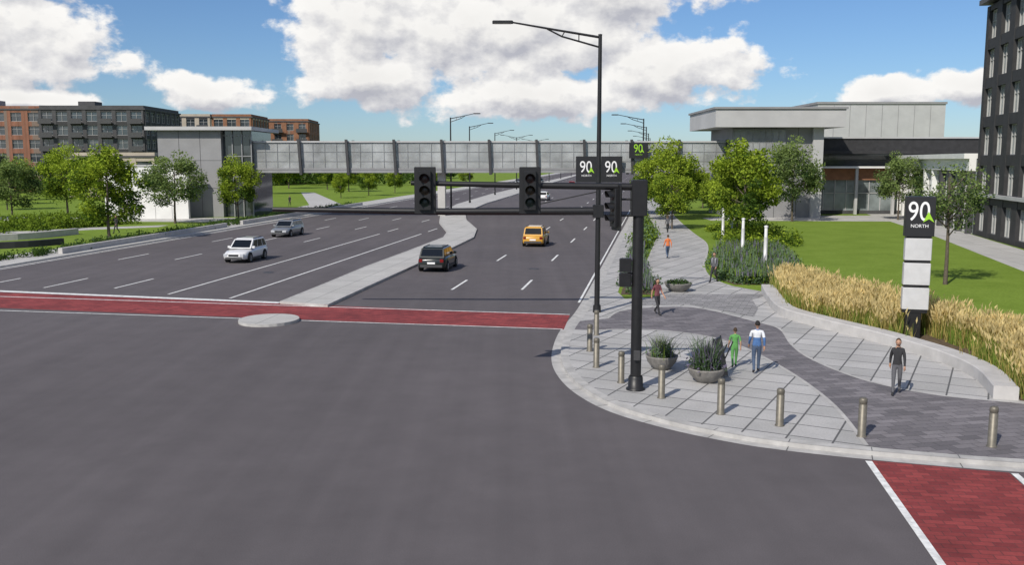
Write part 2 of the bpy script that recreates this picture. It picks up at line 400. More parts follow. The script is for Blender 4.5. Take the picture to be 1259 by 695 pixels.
dx,dy=np.cos(a)*w,np.sin(a)*w;lx_=np.cos(b)*.08;ly_=np.sin(b)*.08
V=np.stack([tips+np.stack([0*dx,0*dx,-hd*.3],1),tips+np.stack([dx,dy,hd*.2],1),tips+np.stack([lx_,ly_,hd*.8],1),tips+np.stack([-dx,-dy,hd*.2],1)],1).reshape(-1,3)
og.quads(V,'straw2')
og.obj('ornamental_grass')

def leafq(C,size,rs,up=.0):
    n=len(C);u=rs.normal(size=(n,3));u/=np.linalg.norm(u,axis=1)[:,None]
    w=rs.normal(size=(n,3));w-=u*(u*w).sum(1)[:,None];w/=np.linalg.norm(w,axis=1)[:,None]
    s=(size*rs.uniform(.6,1.3,n))[:,None]
    return np.stack([C-u*s*.5,C+w*s*.28,C+u*s*.5,C-w*s*.28],1).reshape(-1,3)
def bush(m,c,r,n,size,mats,rs,flowers=None):
    d=rs.normal(size=(n,3));d/=np.linalg.norm(d,axis=1)[:,None];d[:,2]=np.abs(d[:,2])
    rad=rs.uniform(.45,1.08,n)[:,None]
    lump=1+.22*np.sin(d[:,:1]*5+c[0]*3)*np.cos(d[:,1:2]*4+c[1])
    P=np.array(c)+d*rad*lump*np.array(r)
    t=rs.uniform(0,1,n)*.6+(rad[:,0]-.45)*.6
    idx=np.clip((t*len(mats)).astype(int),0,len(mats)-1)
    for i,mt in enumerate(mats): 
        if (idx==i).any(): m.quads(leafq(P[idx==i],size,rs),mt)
bed=MB()
poly_in=smooth([(12.95,53),(12.7,57),(13.6,63),(14.8,68),(16.4,74)],5);poly_out=smooth([(16.3,53),(18.2,58),(19.6,63),(20.5,68),(21.5,74)],5)
g=MB();g.flat(poly_in+poly_out[::-1],.138,'mulch');g.obj('planting_soil')
C=pts_between(poly_in,poly_out,210,rs,.13)
for c in C:
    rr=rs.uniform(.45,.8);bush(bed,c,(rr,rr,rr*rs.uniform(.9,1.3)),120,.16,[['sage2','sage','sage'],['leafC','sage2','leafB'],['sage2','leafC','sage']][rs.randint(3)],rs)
P=pts_between(poly_in,poly_out,1900,rs,.6);blades(bed,P,.5,.045,.3,['purple','sage','gblade','sage'],rs)
bed.obj('shrub_bed')
bed=MB()
pin=[(kx(y)+1.5,y) for y in (49,56,64,75,90,110,130)];pout=[(x-.3,y) for x,y in ((7.9,49),(8.7,56),(9.5,64),(11.2,75),(14.2,90),(16,110),(18.3,130))]
g=MB();g.flat(pin+pout[::-1],.138,'mulch');g.obj('planting_soil')
C=pts_between(pin[:4],pout[:4],60,rs,.13)
for c in C:
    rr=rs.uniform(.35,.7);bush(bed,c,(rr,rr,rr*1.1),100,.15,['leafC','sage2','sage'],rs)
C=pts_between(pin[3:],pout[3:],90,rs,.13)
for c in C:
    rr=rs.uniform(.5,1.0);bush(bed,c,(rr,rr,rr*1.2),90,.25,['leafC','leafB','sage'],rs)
P=pts_between(pin[:4],pout[:4],900,rs,.4);blades(bed,P,.7,.04,.4,['purple','sage'],rs)
bed.obj('shrub_bed')
hb=MB()
for i in range(75):
    c=(rs.uniform(17.6,25),rs.uniform(74.5,98),.13);
    if c[0]<17.2+.09*(c[1]-74)+.8: continue
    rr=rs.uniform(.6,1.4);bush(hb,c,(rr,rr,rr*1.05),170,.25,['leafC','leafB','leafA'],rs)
hb.obj('shrub_bed')
hb=MB()
for i in range(100):
    y=rs.uniform(76,98);c=(-40-(98-y)*.42-rs.uniform(3,12),y+8,.13);rr=rs.uniform(.9,1.4);bush(hb,c,(rr,rr,1.45),170,.3,['leafC','leafB','leafB'],rs)
hb.obj('hedge')
hb=MB()
for y in np.arange(66,150,.8):
    for kx_ in range(2):
        c=(lx(y)-rs.uniform(1.4,3.4),y,.13);rr=rs.uniform(.4,.75);bush(hb,c,(rr,rr,rr),60,.2,['leafC','leafC','sage2'],rs)
hb.obj('shrub_bed')
wall('low_planter_wall',[(lx(y)-.9,y) for y in (100,90,80,71)][::-1],.35,.45,'seatwall')
wall('low_planter_wall',[(lx(y)-.9,y) for y in (150,135,120,104)][::-1],.35,.45,'seatwall')
wall('low_planter_wall',smooth([(-62,76),(-52,79),(-45,83.5),(-42.5,90)],5),.5,.6,'seatwall')
wall('low_planter_wall',smooth([(-60,70),(-47,72.5),(-41,75.5),(-38.6,79)],5),.4,.55,'charcoal')

# ------------------------------------------------------------ trees
def tree_mesh(name,seed,H,W,mats,nleaf=5200,size=.27,crown_lo=.28):
    rs=np.random.RandomState(seed);m=MB()
    zt=H*.8;tr=[(0,0,0),(.03,.02,H*.2),(rs.normal()*.08,rs.normal()*.08,H*.45),(rs.normal()*.12,rs.normal()*.12,zt)]
    m.tube(tr,[H*.017,H*.013,H*.010,H*.004],'bark',8)
    cz=H*(1+crown_lo)/2;rz=H*(1-crown_lo)/2;cl=[]
    nl=16
    for i in range(nl):
        z=H*rs.uniform(crown_lo*.85,.72);a=i*2.4+rs.uniform(-.4,.4)
        e=rs.uniform(.55,.95);zz=min(z+H*rs.uniform(.08,.24),H*.93)
        env=math.sqrt(max(.08,1-((zz-cz)/rz)**2))
        R=W/2*env*e;end=(R*math.cos(a),R*math.sin(a),zz);mid=(R*.45*math.cos(a),R*.45*math.sin(a),z+(zz-z)*.35)
        m.tube([(0,0,z),mid,end],[H*.006,H*.004,H*.0015],'bark',5)
        cl.append(end);cl.append(tuple((np.array(mid)+np.array(end))/2))
        for k_ in range(2):
            b=a+rs.uniform(-.8,.8);e2=(mid[0]+R*.5*math.cos(b),mid[1]+R*.5*math.sin(b),mid[2]+rs.uniform(.1,.5)*H*.12)
            m.tube([mid,e2],[H*.003,H*.001],'bark',4);cl.append(e2)
    while len(cl)<92:
        d=rs.normal(size=3);d/=np.linalg.norm(d);q=rs.uniform(.3,1)**.5
        taper=1-.3*max(0,d[2])
        p=(d[0]*q*W/2*taper,d[1]*q*W/2*taper,cz+d[2]*q*rz);cl.append(p)
    cl=np.array(cl);nc=len(cl);cr=rs.uniform(.10,.19,nc)*W
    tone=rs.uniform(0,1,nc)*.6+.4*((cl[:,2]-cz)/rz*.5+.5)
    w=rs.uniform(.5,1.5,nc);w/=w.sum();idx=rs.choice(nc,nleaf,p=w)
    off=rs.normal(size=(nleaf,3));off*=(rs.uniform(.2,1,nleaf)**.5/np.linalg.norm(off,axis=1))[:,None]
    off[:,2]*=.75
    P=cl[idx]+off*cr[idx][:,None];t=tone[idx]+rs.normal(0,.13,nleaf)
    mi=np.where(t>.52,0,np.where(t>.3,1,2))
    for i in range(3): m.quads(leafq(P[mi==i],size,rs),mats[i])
    o=m.obj(name);me=o.data;bpy.data.objects.remove(o);return me
LM=['leafA','leafB','leafC'];GM=['gleafA','gleafB','gleafC']
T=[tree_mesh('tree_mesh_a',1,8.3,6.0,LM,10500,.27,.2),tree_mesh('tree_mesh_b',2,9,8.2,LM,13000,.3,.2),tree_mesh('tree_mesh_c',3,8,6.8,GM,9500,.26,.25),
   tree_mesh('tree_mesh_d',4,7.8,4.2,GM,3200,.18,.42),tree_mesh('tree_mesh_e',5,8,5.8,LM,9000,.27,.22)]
def tree(i,x,y,s=1,rz=0,sx=1,z=.12,name='deciduous_tree'):
    o=bpy.data.objects.new(name,T[i]);COL.objects.link(o);o.location=(x,y,z);o.scale=(s*sx,s*sx,s);o.rotation_euler=(0,0,rz)
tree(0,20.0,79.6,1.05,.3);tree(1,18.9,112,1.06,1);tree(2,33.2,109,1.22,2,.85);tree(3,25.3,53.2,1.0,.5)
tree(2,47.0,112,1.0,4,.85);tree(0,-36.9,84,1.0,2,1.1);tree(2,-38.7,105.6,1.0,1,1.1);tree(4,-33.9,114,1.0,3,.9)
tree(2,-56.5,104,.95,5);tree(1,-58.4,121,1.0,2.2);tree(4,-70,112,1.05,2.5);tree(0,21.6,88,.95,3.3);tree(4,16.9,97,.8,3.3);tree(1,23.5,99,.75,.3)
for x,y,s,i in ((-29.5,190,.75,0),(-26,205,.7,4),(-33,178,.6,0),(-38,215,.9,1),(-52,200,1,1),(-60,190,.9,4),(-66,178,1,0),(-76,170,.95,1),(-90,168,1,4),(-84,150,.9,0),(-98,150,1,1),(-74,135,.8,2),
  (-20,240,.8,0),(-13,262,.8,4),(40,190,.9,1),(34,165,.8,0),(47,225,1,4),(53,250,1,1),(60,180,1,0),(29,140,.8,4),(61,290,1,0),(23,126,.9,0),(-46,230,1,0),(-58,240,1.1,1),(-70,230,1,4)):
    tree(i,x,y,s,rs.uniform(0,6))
dt=MB()
def mass(x0,x1,y0,y1,n,h,sz):
    for i in range(n):
        x=rs.uniform(x0,x1);y=rs.uniform(y0,y1);r_=rs.uniform(3,6)
        bush(dt,(x,y,h*.15),(r_,r_,h*rs.uniform(.7,1.15)),130,sz,['leafC','leafC','gleafB'],rs)
mass(-150,-25,330,420,60,6.5,1.7);mass(70,240,330,430,60,7,1.7);mass(-260,-30,500,600,70,8,2.4)
mass(100,520,520,640,90,9,2.4);mass(-600,-200,420,620,80,10,2.6);mass(95,135,640,900,30,9,3);mass(-20,75,900,960,50,11,3.2)
mass(60,130,240,320,26,6,1.3);mass(-70,-28,265,300,26,5,1.2)
dt.obj('distant_trees')

# ------------------------------------------------------------ buildings
def facade(m,Fr,W,z0,fh,nf,bays,pier,span,pm,sm,fm,d=.3,mull=1,pilast=0):
    m.M=Fr;bw=W/bays;H=z0+fh*nf
    for i in range(bays+1):
        x=i*bw;a=max(-.001,x-pier/2) if i else 0;b=min(W,x+pier/2) if i<bays else W
        m.box(a,b,-d,0,z0,H,pm)
    for f in range(nf+1):
        zc=z0+f*fh;a=max(zc-span/2,z0+.002);b=min(zc+span/2,H-.002)
        for i in range(bays):
            m.box(i*bw+pier/2,(i+1)*bw-pier/2,-d+.05,0,a,b,sm)
    if fm:
        for f in range(nf):
            zb=z0+f*fh+span/2;zt=z0+(f+1)*fh-span/2
            for i in range(bays):
                xa=i*bw+pier/2;xb=(i+1)*bw-pier/2
                m.box(xa,xa+.08,-.12,0,zb,zt,fm);m.box(xb-.08,xb,-.12,0,zb,zt,fm)
                m.box(xa+.08,xb-.08,-.12,0,zt-.08,zt,fm);m.box(xa+.08,xb-.08,-.12,0,zb,zb+.08,fm)
                for k_ in range(1,mull+1):
                    x=xa+(xb-xa)*k_/(mull+1);m.box(x-.04,x+.04,-.1,0,zb+.08,zt-.08,fm)
                m.box(xa+.08,xb-.08,-.08,0,zb+(zt-zb)*.62,zb+(zt-zb)*.62+.06,fm)
    m.M=Matrix.Identity(4)
def sides(m,ox,oy,ang,W,D):
    F=frame(ox,oy,0,ang)
    return [(F,W),(F@frame(W,0,0,math.pi/2),D),(F@frame(W,D,0,math.pi),W),(F@frame(0,D,0,-math.pi/2),D)]
def block(name,ox,oy,ang,W,D,nf,fh,bw,pier,span,pm,sm,fm='frame',core='winglass',cornice='dkgrey',mull=1,balc=None,m=None,fin=True):
    m=m or MB();H=nf*fh+.12
    m.M=frame(ox,oy,0,ang);m.box(.02,W-.02,.02,D-.02,.1,H,core)
    m.box(-.45,W+.45,-.45,D+.45,H,H+.35,cornice);m.box(.0,W,.0,D,H+.35,H+1.0,pm);m.M=Matrix.Identity(4)
    for F,w in sides(m,ox,oy,ang,W,D):
        facade(m,F,w,.12,fh,nf,max(1,round(w/bw)),pier,span,pm,sm,fm,.3,mull)
    if balc:
        F=frame(ox,oy,0,ang);m.M=F;n=max(1,round(W/bw));b=W/n
        for f in range(1,nf):
            for i in range(0,n,2):
                x=i*b+b/2;z=.12+f*fh
                m.box(x-b*.45,x+b*.45,-1.6,-.31,z-.1,z+.1,'darkgrey');m.box(x-b*.45,x+b*.45,-1.6,-1.55,z+.1,z+1.1,'darkgrey')
        m.M=Matrix.Identity(4)
    return m.obj(name) if fin else m
m=block('x',-134,218,.02,24,24,6,3.15,4.0,1.5,1.1,'brick','brick',fin=False)
m=block('x',-109.6,216.5,.02,24,24,6,3.15,3.4,.9,.9,'dkgrey','charcoal',balc=1,m=m,fin=False)
m.M=frame(-134,218);m.box(8,11,6,9,19.9,21.6,'panel');m.box(30,34,6,10,19.9,21.4,'dkgrey');m.M=Matrix.Identity(4)
m.obj('apartment_building')
m=block('x',-103,262,.03,18,22,6,3.2,3.6,1.2,1.0,'beige','dkgrey',balc=1,fin=False)
m=block('x',-84.6,263,.03,11,20,6,3.2,3.4,1.1,1.0,'brick2','beige',m=m,fin=False);m.obj('apartment_building')
block('apartment_building',-83,292,.05,19,20,6,3.2,3.6,1.6,1.1,'brick2','brick',balc=1)
block('parking_structure',-150,196,.02,36,12,2,3.6,6,.9,1.6,'dkgrey','charcoal',None)
block('parking_structure',-88,184,.02,17,14,2,3.9,4.5,1.2,1.5,'beige','beige',None)
def towerbits(m,x0,x1,y0,y1,H,mat):
    m.box(x0,x1,y0,y1,.12,H,mat)
    n=round((x1-x0)/3)
    for i in range(1,n): 
        x=x0+(x1-x0)*i/n; m.box(x-.025,x+.025,y0-.015,y0,.12,H-.01,'darkgrey')
    for z in (3.8,7.3): m.box(x0+.01,x1-.01,y0-.01,y0,z,z+.05,'darkgrey')
m=MB();towerbits(m,-44.8,-36.8,117.5,129,11.1,'panel')
m.box(-46,-32.6,116.5,130,11.1,11.55,'panel_l')
m.box(-36.8,-33.2,118.4,128,.12,11.1,'winglass')
for z in (2.6,5.2,7.8,10.4): m.box(-36.8,-33.1,118.25,118.4,z,z+.12,'bridge')
for x in (-35.6,-34.4,-33.2): m.box(x-.06,x+.06,118.2,118.4,.12,11.1,'bridge')
m.obj('bridge_stair_tower')
m=MB();m.box(-50.5,-40.2,114.4,115.0,.12,6.6,'white');m.box(-50.6,-40.1,114.3,115.1,6.6,6.8,'panel_l')
m.box(-50.5,-49.9,115.0,124,.12,6.6,'white')
for i in range(1,5): m.box(-50.5+i*2.06,-50.46+i*2.06,114.385,114.4,.12,6.59,'panel')
m.obj('screen_wall')
m=MB();towerbits(m,27.6,38.6,116.5,129,11.4,'panel')
m.box(27.7,34.2,116.3,116.48,7.2,11.2,'meshglass')
for i in range(9): x=27.7+i*.81;m.box(x-.03,x+.03,116.24,116.3,7.2,11.2,'bridge')
for z in (7.2,8.5,9.8,11.1): m.box(27.7,34.2,116.22,116.3,z,z+.08,'bridge')
m.box(25,41,114.5,131,11.4,13.6,'panel_l');m.box(24.8,41.2,114.3,131.2,13.6,13.85,'panel')
m.box(37.6,38.9,116.0,116.46,.12,11.4,'panel_l')
m.obj('bridge_stair_tower')
m=MB();x0,x1,ya,yb=-33.1,27.6,118.8,123.6
m.box(x0,x1,ya,yb,5.75,6.15,'bridge');m.box(x0,x1,ya-.08,yb+.08,9.6,9.8,'panel_l')
m.box(x0,x1,ya-.05,ya,6.15,6.35,'panel')
for y in (ya+.1,yb-.14): m.box(x0,x1,y,y+.04,6.16,9.59,'meshglass')
npn=10;st=(x1-x0)/npn
for i in range(npn+1):
    x=x0+i*st
    for y in (ya-.35,yb+.05): 
        m.add([(x-.16,y,5.5),(x+.16,y,5.5),(x+.16,y+.3,5.5),(x-.16,y+.3,5.5),(x-.36,y-.1,9.98),(x-.04,y-.1,9.98),(x-.04,y+.3,9.98),(x-.36,y+.3,9.98)],[(0,3,2,1),(4,5,6,7),(0,1,5,4),(1,2,6,5),(2,3,7,6),(3,0,4,7)],'darkgrey')
    for k_ in range(1,4):
        xx=x+st*k_/4
        if xx<x1:
            for y in (ya+.03,yb-.09): m.box(xx-.02,xx+.02,y,y+.06,6.16,9.59,'bridge')
for z in (7.2,8.4):
    for y in (ya+.05,yb-.08): m.box(x0,x1,y,y+.03,z,z+.04,'bridge')
m.obj('pedestrian_bridge')
for x in (-9.2,):
    m=MB();m.bbox(x-.5,x+.5,120.4,122,.14,5.74,'concrete',.05);m.obj('bridge_pier')
def logo(parent,x,y,z,s,mat='signwhite'):
    c=bpy.data.curves.new('lettering','FONT');c.body='90';c.size=s;c.align_x='CENTER';c.align_y='CENTER';c.extrude=.01
    o=bpy.data.objects.new('lettering',c);COL.objects.link(o);o.parent=parent;o.location=(x-.05*s,y,z+.08*s);o.rotation_euler=(math.pi/2,0,0);o.scale=(.9,1.15,1);o.data.materials.append(M[mat])
    m=MB();m.add([(x+.12*s,y-.02,z-.34*s),(x+.32*s,y-.02,z+.12*s),(x+.56*s,y-.02,z-.34*s),(x+.35*s,y-.02,z-.2*s)],[(0,3,1),(1,3,2)],'signgreen')
    m.obj('green_arrow',parent)
    c=bpy.data.curves.new('caption','FONT');c.body='NORTH';c.size=s*.2;c.align_x='CENTER';c.align_y='CENTER';c.extrude=.008
    o=bpy.data.objects.new('caption',c);COL.objects.link(o);o.parent=parent;o.location=(x,y,z-.5*s);o.rotation_euler=(math.pi/2,0,0);o.data.materials.append(M[mat])
for x in (9.5,12.7):
    m=MB();m.bbox(-1.35,1.35,-.08,.08,-1.75,1.55,'signblack',.03);o=m.obj('bridge_sign');o.location=(x,118.1,6.3);logo(o,0,-.1,.0,1.8)
m=MB();m.bbox(-1.2,1.2,-.08,.08,-1.0,1.0,'signblack',.03);o=m.obj('bridge_sign');o.location=(16.1,118.1,8.6);logo(o,0,-.1,0.1,1.3,'signgreen')
m=MB();m.box(55,78,168,200,.1,17.4,'panel_l');m.box(48,55,170,200,.1,16.0,'panel');m.box(54.8,78.2,167.8,200.2,17.4,17.8,'panel')
for i in range(1,8): m.box(55+i*2.9,55.06+i*2.9,167.95,168,.1,17.3,'panel')
m.obj('grey_hall')
m=MB();F=frame(40.5,125,0,.0);W=22.5
m.M=F;m.box(0,W,0,20,.12,8.2,'winglass');m.box(-1.5,W+1,-2.6,20,8.2,8.6,'charcoal');m.box(-1,W+.6,-2.2,20,8.6,10.2,'charcoal');m.box(-1.2,W+.8,-2.4,20,10.2,10.4,'panel_l')
m.box(-.2,W,-.4,0,4.7,6.3,'brick2');m.box(-.3,W,-1.8,-.4,6.3,6.55,'white')
m.box(-.2,W,-.35,0,.12,.6,'dkgrey')
m.box(.1,W-.1,-.06,0,.6,4.7,'winlight')
for i in range(15): m.box(i*1.55,i*1.55+.09,-.16,-.06,.6,4.7,'panel_l')
m.box(0,W,-.16,-.065,2.9,3.0,'frame')
for i in range(5): m.box(.4+i*5,.75+i*5,-1.5,-1.15,.12,6.3,'panel_l')
m.M=Matrix.Identity(4);m.obj('glass_pavilion')
ux,uy=-.2115,-.9774
ang=math.atan2(uy,ux)
F=frame(53.6,129,0,ang)
m=MB();m.M=F;W=39.5
m.box(0,W,.05,16,.12,7.4,'winlight')
nb=10
for i in range(nb+1):
    x=i*W/nb;m.bbox(max(0,x-.35),min(W,x+.35),-.55,.04,.12,6.3,'white' if i<7 else 'dkgrey',.04)
m.box(-.3,W+.0,-.6,.04,6.3,7.5,'white');m.box(-.7,W+.0,-1.1,.5,7.5,8.0,'white');m.box(0,W,.5,16,7.4,7.9,'panel')
for i in range(nb):
    for k_ in range(1,4):
        x=i*W/nb+k_*W/nb/4;m.box(x-.04,x+.04,-.1,.04,.12,6.3,'frame')
for z in (.12,2.6,4.4): m.box(.0,W,-.05,.045,z,z+.12,'frame')
m.obj('entrance_building')
F=frame(45.15,89.6,0,ang)
m=MB();m.M=F;W=44;D=18;nf=6;fh=3.6
m.box(.02,W,.3,D,.12,nf*fh+.3,'winlight');m.M=Matrix.Identity(4)
facade(m,F@frame(0,.3),W,.12,fh,nf,11,1.5,.95,'charcoal','charcoal','frame',.45,2)
facade(m,F@frame(0,D,0,-math.pi/2),D,.12,fh,nf,5,1.6,1.2,'charcoal','dkgrey','frame',.3,1)
facade(m,F@frame(W,0,0,math.pi/2),D,.12,fh,nf,5,1.6,1.2,'charcoal','charcoal','frame',.3,1)
m.M=F;m.box(-.6,W+.6,-.75,D+.3,nf*fh+.35,nf*fh+.8,'darkgrey');m.box(-.3,W+.3,-.4,D,nf*fh+.8,nf*fh+1.5,'charcoal')
m.box(-.45,W,-.5,-.16,3.95,4.25,'panel_l')
m.obj('charcoal_brick_building')

# ------------------------------------------------------------ street furniture
def street_lamp(x,y,side=-1,H=12.9,arms=1,z=.12,L=4.9):
    m=MB();m.tube([(0,0,0),(0,0,.35)],[.2,.18],'black',12);m.tube([(0,0,.35),(0,0,H*.5),(0,0,H)],[.13,.11,.085],'black',12)
    m.lathe([(.0,.06),(.09,.04),(.1,0)],(0,0,H),'black',12)
    for s in ([side] if arms==1 else [-1,1]):
        m.tube([(0,0,H-.1),(s*L*.4,0,H+.22),(s*(L-.8),0,H+.58)],[.06,.05,.04],'black',8)
        m.tube([(0,0,H-.55),(s*L*.36,0,H-.06),(s*L*.5,0,H+.28)],[.045,.04,.035],'black',8)
        m.tube([(s*L*.2,0,H-.25),(s*L*.2,0,H+.06)],.025,'black',6)
        m.tube([(s*L*.36,0,H-.06),(s*L*.33,0,H+.18)],.025,'black',6)
        xa,xb=sorted((s*(L-.9),s*(L+.05)));m.bbox(xa,xb,-.17,.17,H+.52,H+.64,'black',.03);m.box(xa+.1,xb-.1,-.12,.12,H+.505,H+.519,'lampglass')
    o=m.obj('street_lamp');o.location=(x,y,z);return o
street_lamp(4.05,43.3)
for y in (126,158,195,232,275,320,370,430): street_lamp(float(np.interp(y,[a[1] for a in mL],[a[0] for a in mL]))+1.5,y,1,12.9,1 if y<200 else 2,.14,4.0)
for y in (129,160,198,240,290,350): street_lamp(kx(y)+1.3,y,-1,12.9,1,.12,4.4)
m=MB();m.tube([(0,0,0),(-7,0,-.03),(-15.3,0,.08)],[.2,.17,.11],'black',10);m.bbox(-.25,.25,-.2,.2,-.3,.3,'black',.03);m.tube([(-.1,0,.9),(-4,0,.06)],[.03,.03],'black',6)
o=m.obj('mast_arm');o.location=(4.05,43.3,4.95)
def head(m,x,y,z,n=3,back=True,rot=0):
    m.M=frame(x,y,z,rot);h=n*.36+.1
    if back: m.bbox(-.33,.33,.02,.06,-h/2-.12,h/2+.12,'black',.015)
    m.bbox(-.19,.19,-.1,.14,-h/2,h/2,'black',.02)
    for i,c in enumerate(('lensR','lensY','lensG')[:n]):
        zc=h/2-.23-i*.36
        m.lathe([(0,-.115),(.13,-.112),(.145,-.1)],(0,0,zc),c,14,axis='y')
        vs=[];fs=[]
        for j in range(11):
            t=math.radians(-20+220*j/10);vs+=[(.155*math.cos(t),-.1,zc+.155*math.sin(t)),(.155*math.cos(t),-.34+.06*(1-math.sin(t)),zc+.155*math.sin(t))]
        for j in range(10): fs.append((2*j,2*j+1,2*j+3,2*j+2))
        m.add(vs,fs,'black',True)
    m.M=Matrix.Identity(4)
m=MB()
m.lathe([(.30,0),(.30,.05),(.24,.07),(.23,.4),(.2,.45)],(0,0,0),'black',14)
m.tube([(0,0,.4),(0,0,6.5)],[.17,.17],'black',14);m.lathe([(0.0,.1),(.1,.08),(.17,0)],(0,0,6.5),'black',14)
m.tube([(.1,0,6.38),(-3,0,6.42),(-7.0,0,6.5)],[.12,.1,.075],'black',10)
m.bbox(-.24,.24,-.22,.22,5.5,6.6,'black',.03)
head(m,-6.55,-.22,6.28);head(m,-3.35,-.22,6.28)
head(m,-.72,.0,5.75,3,True,-1.25);m.tube([(0,0,6.0),(-.7,0,6.0)],.035,'black',6);m.tube([(0,0,5.5),(-.7,0,5.5)],.035,'black',6)
m.bbox(-.56,-.2,-.16,.12,3.3,3.72,'black',.03);m.bbox(-.56,-.2,-.16,.12,3.76,4.18,'black',.03);m.tube([(0,0,3.7),(-.3,0,3.7)],.04,'black',6)
m.bbox(-.1,.1,-.29,-.16,1.0,1.3,'darkgrey',.02)
o=m.obj('traffic_signal');o.location=(3.9,28.35,.12)
for x,y in ((2.95,34.25),(2.95,31.5),(3.55,29.24),(4.55,27.3),(5.95,25.5),(7.3,24.35),(9.16,23.35),(12.13,22.5),(3.5,37.5)):
    m=MB();m.lathe([(.13,0),(.13,.02),(.105,.03),(.105,.86),(.095,.87),(.095,.89),(.105,.9),(.105,1.0),(.08,1.04),(0,1.05)],(0,0,0),'steel',18);o=m.obj('bollard');o.location=(x,y,.124)
for x,y in ((17.0,61.4),(17.5,69.5),(19.3,84),(22.0,92)):
    m=MB();m.lathe([(.2,0),(.2,.04),(.13,.06),(.13,2.1)],(0,0,0),'silver',14);m.lathe([(.11,2.1),(.11,2.75)],(0,0,0),'signwhite',14);m.lathe([(.14,2.75),(.14,2.85),(0,2.9)],(0,0,0),'silver',14)
    o=m.obj('light_column');o.location=(x,y,.12)
m=MB();m.bbox(-.34,.26,-.14,.14,0,1.1,'black',.02)
for i in range(3): m.bbox(-.5,.5,-.2,.2,1.2+i*1.0,1.08+(i+1)*1.0,'silver',.02)
m.box(-.47,.47,-.17,.17,1.05,4.2,'black')
m.bbox(-.55,.55,-.24,.24,4.16,5.75,'signblack',.02)
o=m.obj('sign_pylon');o.location=(PYL[0],PYL[1],.13);logo(o,-.02,-.26,5.05,.95)
o.rotation_euler=(0,0,-.25)
def planter(x,y,r=.62,h=.5,kind=0):
    m=MB();m.lathe([(r*.5,0),(r*.62,.06),(r*.9,h*.6),(r,h),(r*1.03,h+.05),(r*.9,h+.05),(r*.86,h-.05),(0,h-.04)],(0,0,0),'stone',24)
    if kind==0:
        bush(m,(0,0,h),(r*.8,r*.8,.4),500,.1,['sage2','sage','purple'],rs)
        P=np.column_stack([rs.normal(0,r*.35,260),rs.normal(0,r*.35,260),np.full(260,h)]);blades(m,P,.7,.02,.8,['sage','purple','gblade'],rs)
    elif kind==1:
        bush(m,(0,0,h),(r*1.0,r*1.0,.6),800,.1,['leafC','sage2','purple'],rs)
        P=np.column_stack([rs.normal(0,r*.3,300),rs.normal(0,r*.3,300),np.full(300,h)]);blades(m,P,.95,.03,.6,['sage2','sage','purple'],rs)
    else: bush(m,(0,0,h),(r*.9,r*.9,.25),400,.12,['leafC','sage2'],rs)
    o=m.obj('planter_bowl');o.location=(x,y,.126)
planter(5.2,31.3,.55,.42,0);planter(6.35,29.4,.6,.42,1);planter(9.2,50.4,.75,.42,2)
m=MB();m.M=Matrix.Rotation(math.radians(-12),4,'X');m.bbox(-.32,.32,-.05,.05,.05,1.35,'signblack',.02)
for x in (-.33,.33): m.tube([(x,0,0),(x,0,1.38)],.022,'black',6)
m.M=Matrix.Rotation(math.radians(14),4,'X')
for x in (-.29,.29): m.tube([(x,.3,.05),(x,.12,1.2)],.022,'black',6)
m.M=Matrix.Identity(4);o=m.obj('sandwich_board');o.location=(7.05,29.9,.13);o.rotation_euler=(0,0,1.0)
for x,y in ((-16,60),(1.5,62)):
    m=MB();m.lathe([(.36,0),(.36,.012),(.33,.014),(.32,.009),(0,.009)],(0,0,0),'darkgrey',24);o=m.obj('manhole_cover');o.location=(x,y,.0)

